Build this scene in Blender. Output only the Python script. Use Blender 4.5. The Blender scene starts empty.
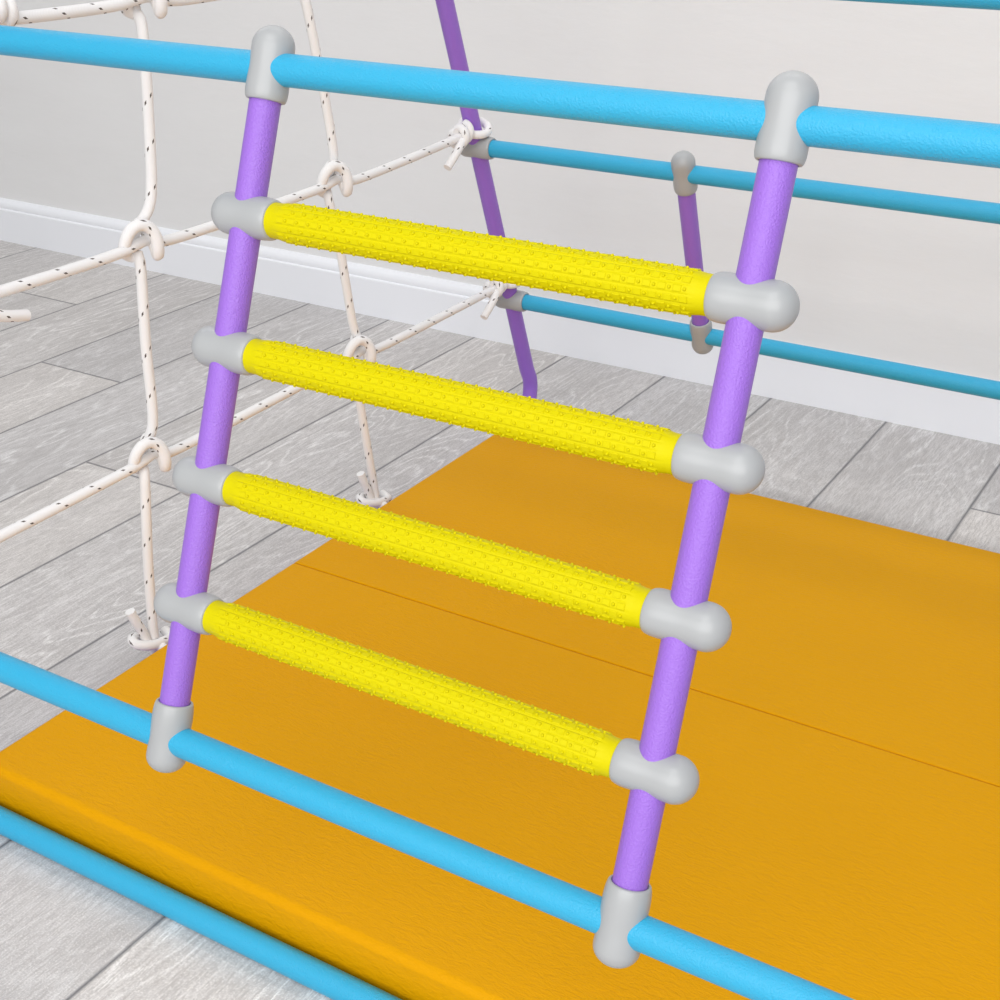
import bpy, bmesh, math, random
from mathutils import Vector, Matrix

S = bpy.context.scene
COL = S.collection

# ------------------------------------------------------------------ camera
YAW, PITCH, ROLL, CAM_H, FPX = 0.5461014, 0.4517931, 0.0015834, 0.9974141, 1384.484
f0 = Vector((-math.sin(YAW), math.cos(YAW), 0)); r0 = Vector((math.cos(YAW), math.sin(YAW), 0)); up = Vector((0, 0, 1))
fwd = f0 * math.cos(PITCH) - up * math.sin(PITCH)
u1 = f0 * math.sin(PITCH) + up * math.cos(PITCH)
rt = r0 * math.cos(ROLL) + u1 * math.sin(ROLL)
u2 = -r0 * math.sin(ROLL) + u1 * math.cos(ROLL)
cd = bpy.data.cameras.new('camera'); cam = bpy.data.objects.new('camera', cd); COL.objects.link(cam)
cd.sensor_width = 36.0; cd.lens = FPX / 1000.0 * 36.0; cd.clip_start = 0.02
mw = Matrix((rt, u2, -fwd)).transposed().to_4x4(); mw.translation = Vector((0, 0, CAM_H))
cam.matrix_world = mw
S.camera = cam

# ------------------------------------------------------------------ world, lights, exposure
W = bpy.data.worlds.new('room_daylight'); S.world = W; W.use_nodes = True
bg = W.node_tree.nodes['Background']
bg.inputs['Color'].default_value = (0.92, 0.96, 1.0, 1); bg.inputs['Strength'].default_value = 0.40

def area(name, loc, target, size, size_y, power, color):
    l = bpy.data.lights.new(name, 'AREA'); l.shape = 'RECTANGLE'; l.size = size; l.size_y = size_y; l.energy = power; l.color = color
    o = bpy.data.objects.new(name, l); COL.objects.link(o); o.location = loc
    o.rotation_euler = (Vector(target) - Vector(loc)).to_track_quat('-Z', 'Y').to_euler()
    return o
area('front_fill', (0.0, -1.2, 1.45), (-0.8, 1.2, 0.3), 3.2, 1.8, 66, (1.0, 0.99, 0.98))  # large soft fill added behind the camera, no actual window there
area('overhead_fill', (-0.3, -0.3, 2.9), (-0.6, 0.5, 0.0), 2.0, 1.6, 30, (1.0, 0.99, 0.975))  # added fill from overhead, not a known ceiling lamp
area('wall_fill', (-2.0, 2.02, 2.7), (-2.0, 2.42, 0.5), 4.6, 0.3, 23, (1.0, 0.985, 0.975))  # unseen strip added above the rear bars to brighten the back wall

S.view_settings.view_transform = 'Standard'; S.view_settings.look = 'None'
S.view_settings.exposure = 0.0; S.view_settings.gamma = 1.0; S.view_settings.use_curve_mapping = False

# ------------------------------------------------------------------ measures (metres)
TR = 0.0135                                   # tube radius
A = (0.9232, 0.8164); B = (0.7226, 0.2623); C = (0.7554, TR)        # front bars (y, z)
D = (2.0065, 0.2544); E_ = (1.8975, 0.5382); F = (1.7905, 0.8170)   # rear bars (y, z)
XL, XR = -1.197, 0.05                         # side frames
X1, X2 = -0.7863, -0.3327                     # ladder rails
XQ = -0.8349                                  # short rear post
YW, HB = 2.4208, 0.1125                       # baseboard face, height
HM, MF, MB, ML, MR, MS = 0.0645, 0.7729, 1.8737, -1.1463, -0.004, 1.3194
ROPE = 0.0066

# ------------------------------------------------------------------ material helpers
def newmat(name):
    m = bpy.data.materials.new(name); m.use_nodes = True
    nt = m.node_tree; b = nt.nodes['Principled BSDF']
    return m, nt, b
def N(nt, t, **kw):
    n = nt.nodes.new(t)
    for k, v in kw.items(): setattr(n, k, v)
    return n
def math_n(nt, op, a, b=None, c=None):
    n = N(nt, 'ShaderNodeMath', operation=op)
    for i, v in enumerate((a, b, c)):
        if v is None: continue
        if isinstance(v, (int, float)): n.inputs[i].default_value = v
        else: nt.links.new(v, n.inputs[i])
    return n.outputs[0]
def objcoord(nt): return N(nt, 'ShaderNodeTexCoord').outputs['Object']
def mapped(nt, vec, scale, loc=(0, 0, 0)):
    mp = N(nt, 'ShaderNodeMapping'); mp.inputs['Scale'].default_value = scale; mp.inputs['Location'].default_value = loc
    nt.links.new(vec, mp.inputs['Vector']); return mp.outputs[0]
def noise(nt, vec, scale, detail=2, rough=0.5, dist=0.0):
    n = N(nt, 'ShaderNodeTexNoise'); n.inputs['Scale'].default_value = scale; n.inputs['Detail'].default_value = detail
    n.inputs['Roughness'].default_value = rough; n.inputs['Distortion'].default_value = dist
    nt.links.new(vec, n.inputs['Vector']); return n.outputs[0]
def ramp(nt, fac, stops):
    r = N(nt, 'ShaderNodeValToRGB'); e = r.color_ramp.elements
    while len(e) < len(stops): e.new(0.5)
    for el, (p, c) in zip(e, stops):
        el.position = p; el.color = (c[0], c[1], c[2], 1) if not isinstance(c, (int, float)) else (c, c, c, 1)
    nt.links.new(fac, r.inputs[0]); return r.outputs[0]
def mix(nt, fac, a, b, blend='MIX'):
    n = N(nt, 'ShaderNodeMix', data_type='RGBA', blend_type=blend)
    for i, v in ((0, fac), (6, a), (7, b)):
        if isinstance(v, (int, float)): n.inputs[i].default_value = v
        elif isinstance(v, tuple): n.inputs[i].default_value = (*v, 1)
        else: nt.links.new(v, n.inputs[i])
    return n.outputs[2]
def bump(nt, b, h, strength, dist):
    n = N(nt, 'ShaderNodeBump'); n.inputs['Strength'].default_value = strength; n.inputs['Distance'].default_value = dist
    nt.links.new(h, n.inputs['Height']); nt.links.new(n.outputs[0], b.inputs['Normal'])

def powder(name, col, rough=0.34):
    m, nt, b = newmat(name)
    b.inputs['Base Color'].default_value = (*col, 1); b.inputs['Roughness'].default_value = rough
    h = noise(nt, objcoord(nt), 640, 2, 0.6)
    bump(nt, b, h, 1.0, 0.0009)
    b.inputs['Specular IOR Level'].default_value = 0.4
    return m
BLUE = powder('blue_powder_coat', (0.028, 0.372, 0.61))
PURPLE = powder('purple_powder_coat', (0.298, 0.138, 0.595))

m, nt, b = newmat('grey_plastic'); GREY = m
b.inputs['Base Color'].default_value = (0.372, 0.38, 0.385, 1); b.inputs['Roughness'].default_value = 0.33

m, nt, b = newmat('yellow_rubber'); YELLOW = m
b.inputs['Base Color'].default_value = (0.60, 0.525, 0.0, 1); b.inputs['Roughness'].default_value = 0.5; b.inputs['Specular IOR Level'].default_value = 0.12
bump(nt, b, noise(nt, objcoord(nt), 300, 2), 0.15, 0.0004)

m, nt, b = newmat('orange_vinyl'); VINYL = m
oc = objcoord(nt)
n1 = noise(nt, mapped(nt, oc, (0.55, 1.6, 1.0)), 150, 3, 0.6, 0.6)
n2 = noise(nt, oc, 7, 3, 0.5)
cv = ramp(nt, n2, [(0.3, (0.665, 0.308, 0.001)), (0.7, (0.68, 0.316, 0.001))])
nt.links.new(cv, b.inputs['Base Color']); b.inputs['Roughness'].default_value = 0.46; b.inputs['Specular IOR Level'].default_value = 0.06
bump(nt, b, n1, 0.6, 0.0022)
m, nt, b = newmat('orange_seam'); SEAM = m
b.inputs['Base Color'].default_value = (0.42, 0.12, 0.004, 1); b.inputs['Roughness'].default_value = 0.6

# white braided rope with helical dark tracer dashes (u = metres along the rope, v = turn)
m, nt, b = newmat('white_braided_rope'); ROPEM = m
uv = N(nt, 'ShaderNodeUVMap').outputs[0]
sp = N(nt, 'ShaderNodeSeparateXYZ'); nt.links.new(uv, sp.inputs[0]); U, V = sp.outputs[0], sp.outputs[1]
PITCHR = 0.052
h = math_n(nt, 'SUBTRACT', math_n(nt, 'DIVIDE', U, PITCHR), V)
a_ = math_n(nt, 'ABSOLUTE', math_n(nt, 'MULTIPLY', math_n(nt, 'SUBTRACT', math_n(nt, 'FRACT', math_n(nt, 'ADD', h, 0.5)), 0.5), PITCHR))
c_ = math_n(nt, 'ABSOLUTE', math_n(nt, 'MULTIPLY', math_n(nt, 'SUBTRACT', math_n(nt, 'FRACT', math_n(nt, 'MULTIPLY', V, 6.0)), 0.5), 0.0064))
mk = math_n(nt, 'MULTIPLY', math_n(nt, 'LESS_THAN', a_, 0.0020), math_n(nt, 'LESS_THAN', c_, 0.0011))
cr = mix(nt, mk, (0.82, 0.80, 0.79), (0.10, 0.08, 0.07))
nt.links.new(cr, b.inputs['Base Color']); b.inputs['Roughness'].default_value = 0.85
w1 = N(nt, 'ShaderNodeTexWave', wave_type='BANDS', bands_direction='DIAGONAL'); w1.inputs['Scale'].default_value = 1.0
nt.links.new(mapped(nt, uv, (300, 8, 1)), w1.inputs['Vector'])
bump(nt, b, w1.outputs['Fac'], 0.25, 0.0006)

# wall plaster: faint trowelled variation
m, nt, b = newmat('warm_grey_plaster'); PLASTER = m
oc = objcoord(nt)
n1 = noise(nt, mapped(nt, oc, (1.2, 1, 4.0)), 3.0, 5, 0.6)
n2 = noise(nt, mapped(nt, oc, (1, 1, 3.2)), 26, 4, 0.6)
cw = ramp(nt, n1, [(0.3, (0.825, 0.815, 0.808)), (0.7, (0.845, 0.838, 0.832))])
nt.links.new(cw, b.inputs['Base Color']); b.inputs['Roughness'].default_value = 0.9
bump(nt, b, n2, 0.14, 0.004)

m, nt, b = newmat('white_painted_wood'); WHITEP = m
b.inputs['Base Color'].default_value = (0.93, 0.94, 0.975, 1); b.inputs['Roughness'].default_value = 0.5
bump(nt, b, noise(nt, mapped(nt, objcoord(nt), (1, 1, 10)), 20, 3), 0.08, 0.001)

# grey oak laminate planks running away from the camera (along y)
m, nt, b = newmat('grey_oak_laminate'); OAK = m
oc = objcoord(nt)
sp = N(nt, 'ShaderNodeSeparateXYZ'); nt.links.new(oc, sp.inputs[0]); X, Y = sp.outputs[0], sp.outputs[1]
PWID, PLEN = 0.2277, 1.554
xi = math_n(nt, 'DIVIDE', math_n(nt, 'ADD', X, 2.675), PWID)
idx = math_n(nt, 'FLOOR', xi); fx = math_n(nt, 'FRACT', xi)
odd = math_n(nt, 'FLOORED_MODULO', idx, 2.0)
jo = math_n(nt, 'ADD', math_n(nt, 'MULTIPLY', idx, -0.1553), math_n(nt, 'MULTIPLY', odd, PLEN / 2))
yj = math_n(nt, 'DIVIDE', math_n(nt, 'SUBTRACT', math_n(nt, 'SUBTRACT', Y, 2.13), jo), PLEN)
jdx = math_n(nt, 'FLOOR', yj); fy = math_n(nt, 'FRACT', yj)
ex = math_n(nt, 'MULTIPLY', math_n(nt, 'MINIMUM', fx, math_n(nt, 'SUBTRACT', 1.0, fx)), PWID)
ey = math_n(nt, 'MULTIPLY', math_n(nt, 'MINIMUM', fy, math_n(nt, 'SUBTRACT', 1.0, fy)), PLEN)
edge = math_n(nt, 'MINIMUM', ex, ey)
wn = N(nt, 'ShaderNodeTexWhiteNoise', noise_dimensions='2D')
cb = N(nt, 'ShaderNodeCombineXYZ'); nt.links.new(idx, cb.inputs[0]); nt.links.new(jdx, cb.inputs[1]); nt.links.new(cb.outputs[0], wn.inputs['Vector'])
rnd = wn.outputs['Value']
off = N(nt, 'ShaderNodeVectorMath', operation='SCALE'); nt.links.new(wn.outputs['Color'], off.inputs[0]); off.inputs['Scale'].default_value = 37.0
addv = N(nt, 'ShaderNodeVectorMath', operation='ADD'); nt.links.new(oc, addv.inputs[0]); nt.links.new(off.outputs[0], addv.inputs[1])
pv = addv.outputs[0]
# growth rings: contour lines of a stretched height field give cathedral figures
lo = noise(nt, mapped(nt, pv, (6.5, 1.25, 1.0)), 1.0, 2, 0.45)
wob = noise(nt, mapped(nt, pv, (45, 14, 1.0)), 1.0, 2, 0.5)
fld = math_n(nt, 'ADD', math_n(nt, 'MULTIPLY', lo, 26.0), math_n(nt, 'MULTIPLY', wob, 0.9))
fr = math_n(nt, 'FRACT', fld)
ring = math_n(nt, 'SUBTRACT', 1.0, math_n(nt, 'MULTIPLY', math_n(nt, 'ABSOLUTE', math_n(nt, 'SUBTRACT', fr, 0.5)), 2.0))
ringm = ramp(nt, ring, [(0.62, 0.0), (0.97, 1.0)])
fibre = noise(nt, mapped(nt, pv, (430, 42, 1.0)), 1.0, 4, 0.7)
speck = noise(nt, pv, 520, 2, 0.7)
fib2 = noise(nt, mapped(nt, pv, (80, 8, 1.0)), 1.0, 4, 0.65)
mott = noise(nt, mapped(nt, pv, (9, 2.5, 1.0)), 1.0, 3, 0.5)
presence = ramp(nt, noise(nt, mapped(nt, pv, (5, 1.2, 1.0)), 1.3, 2), [(0.38, 0.25), (0.62, 1.0)])
base = ramp(nt, fib2, [(0.30, (0.47, 0.45, 0.44)), (0.70, (0.73, 0.71, 0.70))])
base = mix(nt, 0.45, base, ramp(nt, mott, [(0.3, (0.46, 0.44, 0.43)), (0.7, (0.73, 0.71, 0.70))]))
base = mix(nt, math_n(nt, 'MULTIPLY', math_n(nt, 'MULTIPLY', ringm, presence), 0.75), base, (0.90, 0.89, 0.88))
base = mix(nt, ramp(nt, fibre, [(0.44, 0.0), (0.62, 0.7)]), base, (0.40, 0.38, 0.37))
tint = ramp(nt, rnd, [(0.0, (0.90, 0.90, 0.91)), (1.0, (1.03, 1.01, 0.99))])
base = mix(nt, ramp(nt, speck, [(0.50, 0.0), (0.66, 0.4)]), base, (0.40, 0.38, 0.375))
base = mix(nt, ramp(nt, speck, [(0.34, 0.4), (0.46, 0.0)]), base, (0.88, 0.87, 0.86))
base = mix(nt, 1.0, base, tint, 'MULTIPLY')
gap = ramp(nt, edge, [(0.0014, 1.0), (0.0022, 0.0)])
base = mix(nt, math_n(nt, 'MULTIPLY', gap, 0.86), base, (0.085, 0.085, 0.095))
nt.links.new(base, b.inputs['Base Color']); b.inputs['Roughness'].default_value = 0.6
hh = math_n(nt, 'SUBTRACT', math_n(nt, 'MULTIPLY', fibre, 0.3), gap)
bump(nt, b, hh, 0.35, 0.0015)

# ------------------------------------------------------------------ mesh helpers
def link_mesh(name, verts, faces, mat, parent=None, uvs=None, smooth=True, sharp_angle=None):
    me = bpy.data.meshes.new(name); me.from_pydata([tuple(v) for v in verts], [], faces)
    if smooth: me.polygons.foreach_set('use_smooth', [True] * len(me.polygons))
    if uvs is not None:
        ul = me.uv_layers.new(name='UVMap')
        flat = []
        for p in me.polygons:
            for li in p.loop_indices: flat.append(uvs[li])
        for i, c in enumerate(flat): ul.data[i].uv = c
    me.validate(); me.update()
    if sharp_angle is not None: me.set_sharp_from_angle(angle=math.radians(sharp_angle))
    me.materials.append(mat)
    o = bpy.data.objects.new(name, me); COL.objects.link(o)
    if parent is not None: o.parent = parent
    return o
def empty(name, loc=(0, 0, 0), parent=None):
    o = bpy.data.objects.new(name, None); COL.objects.link(o); o.location = loc; o.empty_display_size = 0.05
    if parent is not None: o.parent = parent
    return o
def tag(o, label=None, cat=None, group=None, kind=None):
    for k, v in (('label', label), ('category', cat), ('group', group), ('kind', kind)):
        if v: o[k] = v
    return o

def tube_geo(path, radius, seg=20, caps=True, u0=0.0, closed=False):
    """sweep a circle along a list of points; returns verts, faces, per-loop uvs; round-ish end caps"""
    P = [Vector(p) for p in path]; n = len(P)
    rad = radius if isinstance(radius, list) else [radius] * n
    T = []
    for i in range(n):
        a, c = P[max(i - 1, 0)], P[min(i + 1, n - 1)]
        T.append((c - a).normalized())
    ref = Vector((0, 0, 1)) if abs(T[0].z) < 0.9 else Vector((1, 0, 0))
    nrm = (ref - T[0] * ref.dot(T[0])).normalized()
    verts, faces, uvs = [], [], []
    s = u0; ss = []
    for i in range(n):
        if i:
            s += (P[i] - P[i - 1]).length
            nrm = (nrm - T[i] * nrm.dot(T[i])).normalized()
        bn = T[i].cross(nrm); ss.append(s)
        for k in range(seg):
            an = 2 * math.pi * k / seg
            verts.append(P[i] + (nrm * math.cos(an) + bn * math.sin(an)) * rad[i])
    for i in range(n - 1):
        for k in range(seg):
            k2 = (k + 1) % seg
            faces.append((i * seg + k, i * seg + k2, (i + 1) * seg + k2, (i + 1) * seg + k))
            uvs += [(ss[i], k / seg), (ss[i], (k + 1) / seg), (ss[i + 1], (k + 1) / seg), (ss[i + 1], k / seg)]
    if caps:
        faces.append(tuple(reversed(range(seg)))); uvs += [(ss[0] + 0.02, 0.3)] * seg
        faces.append(tuple(range((n - 1) * seg, n * seg))); uvs += [(ss[-1] + 0.02, 0.3)] * seg
    return verts, faces, uvs
def merge(*geos):
    V, Fc, Uv = [], [], []
    for v, f, u in geos:
        o = len(V); V += v; Fc += [tuple(i + o for i in q) for q in f]; Uv += u
    return V, Fc, Uv
def tube(name, path, radius, mat, parent=None, seg=28):
    v, f, u = tube_geo(path, radius, seg)
    return link_mesh(name, v, f, mat, parent, u, True, 60)
def fillet(pts, rads, steps=10, closed=False):
    """polyline with rounded corners"""
    P = [Vector(p) for p in pts]; n = len(P); out = []
    for i in range(n):
        if not closed and i in (0, n - 1): out.append(P[i]); continue
        p, a, c = P[i], P[i - 1], P[(i + 1) % n]
        d1, d2 = (a - p).normalized(), (c - p).normalized()
        ang = d1.angle(d2); r = rads[i]; t = r / math.tan(ang / 2)
        ctr = p + (d1 + d2).normalized() * (r / math.sin(ang / 2))
        s0 = p + d1 * t - ctr; s1 = p + d2 * t - ctr
        tot = s0.angle(s1)
        for k in range(steps + 1):
            w = k / steps
            out.append(ctr + (s0 * math.sin((1 - w) * tot) + s1 * math.sin(w * tot)) / math.sin(tot))
    return out
def smooth_path(pts, step=0.004):
    """Catmull-Rom through points, resampled"""
    P = [Vector(p) for p in pts]; P = [P[0] * 2 - P[1]] + P + [P[-1] * 2 - P[-2]]
    out = []
    for i in range(1, len(P) - 2):
        a, b_, c, d = P[i - 1], P[i], P[i + 1], P[i + 2]
        k = max(2, int((c - b_).length / step))
        for j in range(k):
            t = j / k
            out.append(0.5 * ((2 * b_) + (c - a) * t + (2 * a - 5 * b_ + 4 * c - d) * t * t + (3 * b_ - a - 3 * c + d) * t ** 3))
    out.append(P[-2]); return out
def lathe_geo(profile, axis, origin, seg=32):
    """profile [(t, r)] along axis from origin"""
    ax = Vector(axis).normalized(); ref = Vector((0, 0, 1)) if abs(ax.z) < 0.9 else Vector((0, 1, 0))
    n1 = (ref - ax * ref.dot(ax)).normalized(); n2 = ax.cross(n1); O = Vector(origin)
    verts, faces = [], []
    for t, r in profile:
        for k in range(seg):
            an = 2 * math.pi * k / seg
            verts.append(O + ax * t + (n1 * math.cos(an) + n2 * math.sin(an)) * r)
    m = len(profile)
    for i in range(m - 1):
        for k in range(seg):
            k2 = (k + 1) % seg
            faces.append((i * seg + k, i * seg + k2, (i + 1) * seg + k2, (i + 1) * seg + k))
    faces.append(tuple(reversed(range(seg)))); faces.append(tuple(range((m - 1) * seg, m * seg)))
    return verts, faces

CR, CWAIST = 0.0181, 0.0175
def connector_profile(sock, cap):
    pr = []
    for k in range(1, 13):                                # domed end
        a = math.pi / 2 * (1 - k / 12.0)
        pr.append((-0.0176 - (cap - 0.0176) * math.sin(a), CR * math.cos(a)))
    for k in range(1, 12):                                # waist where the crossing tube passes
        t = -0.0176 + 0.0352 * k / 11.0
        w = 0.5 + 0.5 * math.cos(math.pi * t / 0.0176)
        pr.append((t, CR - (CR - CWAIST) * w))
    for k in range(1, 9):                                 # rounded open end
        a = math.pi / 2 * k / 8.0
        pr.append((0.0180 + (sock - 0.0180) * math.sin(a), CR - 0.0023 * (1 - math.cos(a))))
    pr.append((sock + 0.0002, 0.0144)); pr.append((sock - 0.002, 0.0132))
    return pr
def connector(origin, socket_dir, parent, sock=0.0295, cap=0.0352):
    v, f = lathe_geo(connector_profile(sock, cap), socket_dir, origin, 36)
    return link_mesh('connector', v, f, GREY, parent, None, True, 50)

# ------------------------------------------------------------------ setting
def box(name, lo, hi, mat):
    (x0, y0, z0), (x1, y1, z1) = lo, hi
    v = [(x0, y0, z0), (x1, y0, z0), (x1, y1, z0), (x0, y1, z0), (x0, y0, z1), (x1, y0, z1), (x1, y1, z1), (x0, y1, z1)]
    f = [(3, 2, 1, 0), (4, 5, 6, 7), (0, 1, 5, 4), (1, 2, 6, 5), (2, 3, 7, 6), (3, 0, 4, 7)]
    return link_mesh(name, v, f, mat, None, None, False)
tag(box('floor', (-6, -2.5, -0.05), (4, YW + 0.14, 0), OAK), 'grey oak laminate floor of long planks', 'floor', kind='structure')
tag(box('wall_back', (-6, YW + 0.015, 0), (4, YW + 0.14, 2.8), PLASTER), 'plain warm pale grey plaster wall', 'wall', kind='structure')
prof = [(0.0, 0.0), (0.0, 0.0845), (0.0012, 0.0868), (0.0035, 0.0880), (0.0035, 0.0895), (0.0030, 0.0910), (0.0030, 0.0960), (0.0042, 0.1015), (0.0070, 0.1065),
        (0.0105, 0.1100), (0.0118, 0.1125), (0.0152, 0.1125), (0.0152, 0.0)]
nb = len(prof)
bv = [(x, YW + dy, z) for x in (-6, 4) for dy, z in prof]
bf = [(i, (i + 1) % nb, nb + (i + 1) % nb, nb + i) for i in range(nb)] + [tuple(reversed(range(nb))), tuple(range(nb, 2 * nb))]
tag(link_mesh('baseboard_back', bv, bf, WHITEP, None, None, True, 25), 'white moulded baseboard along the foot of the wall', 'baseboard', kind='structure')

# ------------------------------------------------------------------ climbing frame
frame = tag(empty('climbing_frame', (0, 0, 0)),
            'climbing frame of blue bars and purple tubes carrying a ladder with four yellow studded rungs', 'climbing frame')

fs = (A[0] - B[0]) / (A[1] - B[1]); rs = (D[0] - E_[0]) / (D[1] - E_[1])
def yf(z): return A[0] + fs * (z - A[1])
def yr(z): return E_[0] + rs * (z - E_[1])
zap = (E_[0] - rs * E_[1] - A[0] + fs * A[1]) / (fs - rs)
def side_frame(x):
    pts = [(x, yf(TR), TR), (x, yf(zap), zap), (x, yr(TR), TR)]
    p = fillet(pts, [0.055, 0.12, 0.055], 12, closed=True)
    p = p + [p[0]]
    # open the loop inside the base run so that the sweep closes cleanly
    full = [Vector((x, 1.36, TR))] + p[:-1] + [Vector((x, 1.36, TR))]
    sg = 1 if x < -0.5 else -1                    # the foot of the bent tube sits a little further in
    fine = [full[0]]
    for a, c in zip(full[:-1], full[1:]):
        k = max(1, int((c - a).length / 0.02))
        fine += [a.lerp(c, i / k) for i in range(1, k + 1)]
    full = fine
    for q in full:
        w = 0.0 if q.z > 0.1 else min(1.0, max(0.0, (q.y - 0.65) / 0.12), max(0.0, (2.10 - q.y) / 0.14)) if 0.65 < q.y < 2.10 else 0.0
        q.x += sg * 0.019 * w * w * (3 - 2 * w)
    o = tube('side_frame', full, TR, PURPLE, frame)
    o['label'] = 'purple bent tube'
    return o
side_frame(XL); side_frame(XR)

AX = {'A': A, 'B': B, 'C': C, 'D': D, 'E': E_, 'F': F}
bars = {}
for k, (y, z) in AX.items():
    bar = tube('cross_bar', [(XL, y, z), (XR, y, z)], TR, BLUE, frame, 40)
    bar['label'] = 'blue round bar'
    if k in 'DEF' or True:
        for x, s in ((XL, 1), (XR, -1)):
            connector((x, y, z), (s, 0, 0), bar)
    bars[k] = bar

rdir = Vector((0, D[0] - E_[0], D[1] - E_[1])).normalized()          # down the rear plane
sp_ = tube('short_post', [(XQ, *E_), (XQ, *D)], TR, PURPLE, frame); sp_['label'] = 'short purple tube between the rear bars'
connector((XQ, *E_), rdir, sp_); connector((XQ, *D), -rdir, sp_)

# ladder between the two front bars
ladder = empty('ladder', (0, 0, 0), frame); ladder['label'] = 'ladder of two purple rails and four yellow studded rungs'
ldir = Vector((0, A[0] - B[0], A[1] - B[1])).normalized()             # up the ladder
for x in (X1, X2):
    r = tube('ladder_rail', [(x, *B), (x, *A)], TR, PURPLE, ladder, 40); r['label'] = 'purple round rail'
    connector((x, *A), -ldir, ladder, 0.0265); connector((x, *B), ldir, ladder, 0.0335, 0.0325)

def sleeve_geo(x0, x1):
    """studded massage sleeve along +x, axis at origin: grooved body, raised tiles and ball studs"""
    R0, R1, ROWS, SUB = 0.0150, 0.0161, 14, 8
    seg = ROWS * SUB
    colr = 0.0105; xs = [x0, x0 + colr * 0.45, x0 + colr * 0.8]
    a, c = x0 + colr + 0.004, x1 - colr - 0.004
    xs += [x0 + colr, x0 + colr + 0.002, a]
    k = 40
    xs += [a + (c - a) * i / k for i in range(1, k)] + [c, x1 - colr - 0.002, x1 - colr, x1 - colr * 0.8, x1 - colr * 0.45, x1]
    V, Fc = [], []
    for x in xs:
        e = min(x - x0, x1 - x)
        w = max(0.0, min(1.0, (e - 0.007) / 0.009)); w = w * w * (3 - 2 * w)
        for s in range(seg):
            an = 2 * math.pi * s / seg
            g = 0.00055 * w if s % SUB == 0 else 0.0
            r = R0 + (R1 - R0) * w - g
            V.append((x, r * math.cos(an), r * math.sin(an)))
    n = len(xs)
    for i in range(n - 1):
        for s in range(seg):
            s2 = (s + 1) % seg
            Fc.append((i * seg + s, (i + 1) * seg + s, (i + 1) * seg + s2, i * seg + s2))
    Fc.append(tuple(range(seg))); Fc.append(tuple(reversed(range((n - 1) * seg, n * seg))))
    # tiles and studs
    per = 0.0118; m = int((c - a) / per)
    st = (c - a) / m
    def add(vs, fs_):
        o = len(V); V.extend(vs); Fc.extend([tuple(i + o for i in q) for q in fs_])
    for row in range(ROWS):
        th = 2 * math.pi * (row + 0.5) / ROWS
        sh = 0.0 if row % 2 == 0 else 0.5
        for i in range(m):
            xc = a + st * (i + (0.35 if sh == 0 else 0.80))
            if xc > c: continue
            # tile
            hl = st * 0.27; ha = 2 * math.pi / ROWS * 0.33; hb = ha * 0.8; hl2 = hl * 0.86
            vs = []
            for (l, t, rr) in ((hl, ha, R1 - 0.0006), (hl, ha, R1 + 0.0004), (hl2, hb, R1 + 0.0008)):
                for sx, sa in ((-1, -1), (1, -1), (1, 1), (-1, 1)):
                    an = th + sa * t
                    vs.append((xc + sx * l, rr * math.cos(an), rr * math.sin(an)))
            fs_ = []
            for lv in (0, 4):
                for q in range(4):
                    q2 = (q + 1) % 4
                    fs_.append((lv + q, lv + q2, lv + 4 + q2, lv + 4 + q))
            fs_.append((8, 9, 10, 11))
            add(vs, fs_)
            # stud: short post with a ball head
            xs_ = xc + st * 0.5
            if xs_ > c + 0.003: continue
            rad = Vector((0, math.cos(th), math.sin(th))); tx = Vector((1, 0, 0)); tt = rad.cross(tx)
            pr = [(R1 - 0.0006, 0.00135), (R1 + 0.0006, 0.00125), (R1 + 0.0012, 0.00115), (R1 + 0.0016, 0.00075), (R1 + 0.00175, 0.0001)]
            sg = 8; vs = []
            for hgt, rr in pr:
                for q in range(sg):
                    an = 2 * math.pi * q / sg
                    p = Vector((xs_, 0, 0)) + rad * hgt + (tx * math.cos(an) + tt * math.sin(an)) * rr
                    vs.append(tuple(p))
            fs_ = []
            for lv in range(len(pr) - 1):
                for q in range(sg):
                    q2 = (q + 1) % sg
                    fs_.append((lv * sg + q, lv * sg + q2, (lv + 1) * sg + q2, (lv + 1) * sg + q))
            add(vs, fs_)
    return V, Fc
RUNG_T = [0.1208, 0.2364, 0.3518, 0.4668]
sx0, sx1 = X1 + 0.0285, X2 - 0.0268
rung = None
for i, t in enumerate(RUNG_T):
    p = Vector((0, *B)) + ldir * t
    if rung is None:
        v, f = sleeve_geo(sx0, sx1)
        rung = link_mesh('ladder_rung', v, f, YELLOW, ladder, None, True, 40)
        rung['label'] = 'yellow studded rubber rung'; o = rung
    else:
        o = rung.copy(); COL.objects.link(o)
    o.location = p; o.rotation_euler = (0.21 * i + 0.1, 0, 0)
    connector((X1, p.y, p.z), (1, 0, 0), ladder); connector((X2, p.y, p.z), (-1, 0, 0), ladder, 0.0278)

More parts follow.
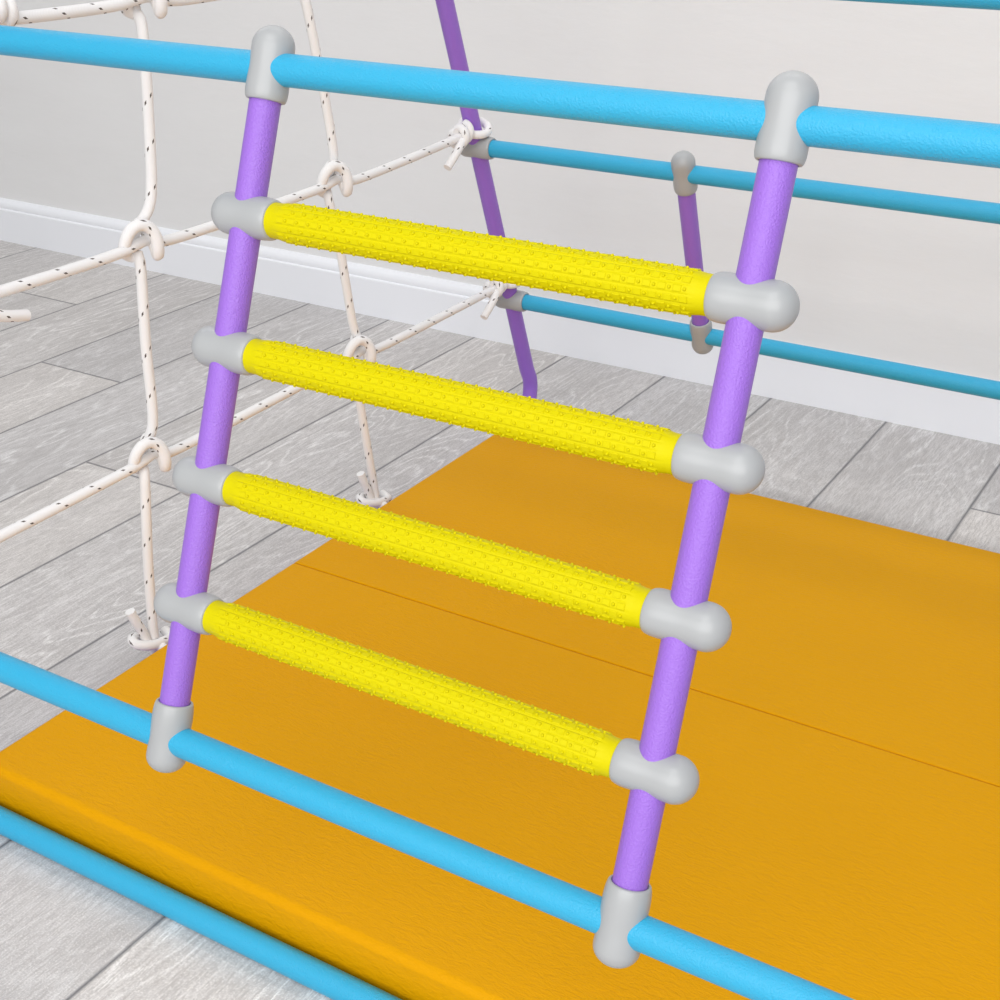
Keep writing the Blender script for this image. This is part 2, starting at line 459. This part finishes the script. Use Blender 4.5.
# ------------------------------------------------------------------ folding mat
mat = tag(empty('folding_mat', ((ML + MR) / 2, MS, 0)), 'flat orange vinyl gym mat folded open on the floor under the ladder', 'mat')
def mat_panel(y0, y1, hinge_low):
    """padded slab: outer edges rounded wide, hinge edge tight"""
    bm = bmesh.new()
    x0, x1, z0, z1 = ML - (ML + MR) / 2, MR - (ML + MR) / 2, 0.001, HM
    y0, y1 = y0 - MS, y1 - MS
    vs = [bm.verts.new(c) for c in ((x0, y0, z0), (x1, y0, z0), (x1, y1, z0), (x0, y1, z0), (x0, y0, z1), (x1, y0, z1), (x1, y1, z1), (x0, y1, z1))]
    for q in ((3, 2, 1, 0), (4, 5, 6, 7), (0, 1, 5, 4), (1, 2, 6, 5), (2, 3, 7, 6), (3, 0, 4, 7)): bm.faces.new([vs[i] for i in q])
    hy = y0 if hinge_low else y1
    bm.edges.ensure_lookup_table()
    wide = [e for e in bm.edges if not all(abs(v.co.y - hy) < 1e-6 for v in e.verts)]
    bmesh.ops.bevel(bm, geom=wide, offset=0.009, segments=6, profile=0.5, affect='EDGES', clamp_overlap=True)
    tight = [e for e in bm.edges if all(abs(v.co.y - hy) < 1e-6 for v in e.verts)]
    bmesh.ops.bevel(bm, geom=tight, offset=0.0022, segments=3, profile=0.5, affect='EDGES', clamp_overlap=True)
    me = bpy.data.meshes.new('mat_panel'); bm.to_mesh(me); bm.free()
    me.polygons.foreach_set('use_smooth', [True] * len(me.polygons)); me.set_sharp_from_angle(angle=math.radians(50))
    me.materials.append(VINYL)
    o = bpy.data.objects.new('mat_panel', me); COL.objects.link(o); o.parent = mat
    wn_ = o.modifiers.new('weighted', 'WEIGHTED_NORMAL'); wn_.keep_sharp = True
    return o
mat_panel(MF, MS - 0.0010, False); mat_panel(MS + 0.0010, MB, True)
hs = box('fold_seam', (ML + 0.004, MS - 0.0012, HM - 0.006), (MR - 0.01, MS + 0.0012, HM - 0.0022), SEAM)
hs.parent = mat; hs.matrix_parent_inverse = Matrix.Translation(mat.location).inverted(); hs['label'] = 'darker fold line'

# ------------------------------------------------------------------ rope net tied into the side frame
net = tag(empty('rope_net', (XL, 1.36, 0.03)), 'white braided rope climbing net knotted between the purple side tubes', 'rope net')
INV = Matrix.Translation(net.location).inverted()
def rope(name, pieces, label=None, fat=1.0):
    g = merge(*[tube_geo(smooth_path(p, 0.0035), ROPE * fat, 14, True, 0.013 * i) for i, p in enumerate(pieces)])
    o = link_mesh(name, g[0], g[1], ROPEM, net, g[2], True, 60); o.matrix_parent_inverse = INV
    if label: o['label'] = label
    return o
Q = ROPE
def npt(y, z, c=0.0): return (XL + c, y, z)
def rel(y, z, pts): return [npt(y + a * Q, z + b * Q, c * Q) for a, b, c in pts]

KN1 = [(1.196, 0.826), (1.151, 0.556), (1.124, 0.289)]
KN2 = [(1.487, 0.826), (1.523, 0.556), (1.561, 0.292)]
def vertical(top, mids, knots, foot):
    pts = [npt(*top, -0.006)]
    for (y, z), seg_ in zip(knots, mids):
        (ya, za), (yb, zb) = seg_[0], seg_[-1]
        pts += [npt(*q) for q in seg_]
        pts += [npt(y + 0.004, z + 2.2 * Q, -1.3 * Q), npt(y, z, -2.0 * Q), npt(y - 0.7 * Q, z - 2.2 * Q, -1.4 * Q)]
    pts += [npt(y_, z_, 0.003) for y_, z_ in foot]
    return rope('vertical_rope', [pts])
vertical((1.300, 1.70), [[(1.24, 1.2), (1.20, 0.875)], [(1.190, 0.79), (1.184, 0.682), (1.174, 0.602)], [(1.146, 0.534), (1.140, 0.432), (1.137, 0.334)]],
         KN1, [(1.109, 0.263), (1.098, 0.154), (1.093, 0.075), (1.092, 0.038)])
vertical((1.405, 1.70), [[(1.43, 1.2), (1.474, 0.875)], [(1.484, 0.795), (1.502, 0.721), (1.518, 0.647), (1.526, 0.590)], [(1.511, 0.530), (1.530, 0.457), (1.550, 0.347), (1.560, 0.318)]],
         KN2, [(1.549, 0.260), (1.555, 0.219), (1.572, 0.121), (1.583, 0.060), (1.585, 0.038)])
def cross(z, ys, y0, y1):
    pts = [npt(y0, z, 0.0), npt(y0 + 0.05, z - 0.004)]
    prev = y0
    for k, (y, zz) in enumerate(ys):
        pts += [npt(y - 0.06, zz - 0.005), npt(y - 0.012, zz - 0.001, 0.001), npt(y + 0.012, zz, -0.001), npt(y + 0.06, zz - 0.008)]
    pts += [npt(y1 - 0.055, z + 0.004), npt(y1 - 0.018, z + 0.012, 0.004)]
    return rope('cross_rope', [pts])
for i, z in enumerate((0.826, 0.556, 0.284)):
    cross(z, [KN1[i], KN2[i]], yf(z) + 0.03, yr(z) - 0.015)

def knot_at(y, z):
    ring = [(0.9, 3.2, -1.6), (2.4, 1.6, -1.2), (2.7, -0.8, 0.4), (2.1, -2.5, 1.7), (1.6, -1.2, 2.5), (1.45, 0.6, 2.6), (0.9, 2.4, 2.2), (-0.4, 3.5, 1.6),
            (-2.0, 3.5, 1.1), (-3.3, 2.4, 0.6), (-3.8, 0.7, 0.0), (-3.3, -0.9, -0.9), (-2.0, -2.0, -1.8), (-0.8, -2.6, -1.6)]
    return rope('knot', [rel(y, z, ring)], None, 1.1)
for y, z in KN1 + KN2: knot_at(y, z)
def foot_knot(y):
    """hitch round the base tube: wrap over the tube, a turn across the front and a free end standing up"""
    z = TR
    R = TR + ROPE + 0.0005
    wrap = [(XL + 0.017 + R * math.cos(a), y - 0.004 + 0.008 * k / 16.0, z + R * math.sin(a)) for k, a in enumerate([math.radians(20 + 140 * j / 16.0) for j in range(17)])]
    turn = [npt(y + 0.030, 0.037, -0.006), npt(y + 0.024, 0.034, 0.010), npt(y + 0.004, 0.0375, 0.0135), npt(y - 0.014, 0.041, 0.010), npt(y - 0.026, 0.046, 0.000), npt(y - 0.022, 0.049, -0.011), npt(y - 0.006, 0.044, -0.013)]
    end = [npt(y - 0.026, 0.094, -0.004), npt(y - 0.021, 0.078, -0.002), npt(y - 0.013, 0.058, 0.0), npt(y - 0.008, 0.038, 0.002)]
    return rope('knot', [wrap, turn, end])
foot_knot(1.090); foot_knot(1.584)
def post_knot(y, z, slope, s):
    """loop round the leaning tube, a lump of two coils on the cross rope and a free end (s=+1 rear tube, -1 front tube)"""
    R = TR + ROPE + 0.0008
    loop = []
    for k in range(25):
        a = math.radians(-176 + 352 * k / 24.0)
        loop.append(npt(y + s * R * math.cos(a) * 1.12, z + 0.014 + 0.004 * math.cos(a) - 0.007 * math.sin(a), R * math.sin(a)))
    coil = []; c0 = 0.029 if s > 0 else 0.058
    for k in range(37):
        a = 2 * math.pi * 2.0 * k / 36.0
        coil.append(npt(y - s * (c0 + 0.026 * k / 36.0), z + 0.013 - 0.010 * k / 36.0 + 1.75 * Q * math.cos(a), 1.75 * Q * math.sin(a)))
    if s > 0: e = [(0.048, 0.002, 1.2), (0.068, -0.012, 1.5), (0.093, -0.032, 1.2)]
    elif abs(z - 0.556) < 0.01: e = [(0.070, -0.012, 1.3), (0.100, -0.026, 1.5), (0.136, -0.036, 1.2)]
    else: e = [(0.052, -0.004, 1.2), (0.036, -0.022, 1.5), (0.020, -0.040, 2.6)]
    end = [npt(y - s * a, z + b_, c * Q) for a, b_, c in e]
    return rope('knot', [loop, coil, end])
for z in (0.826, 0.556, 0.284):
    post_knot(yr(z), z, rs, 1); post_knot(yf(z), z, fs, -1)
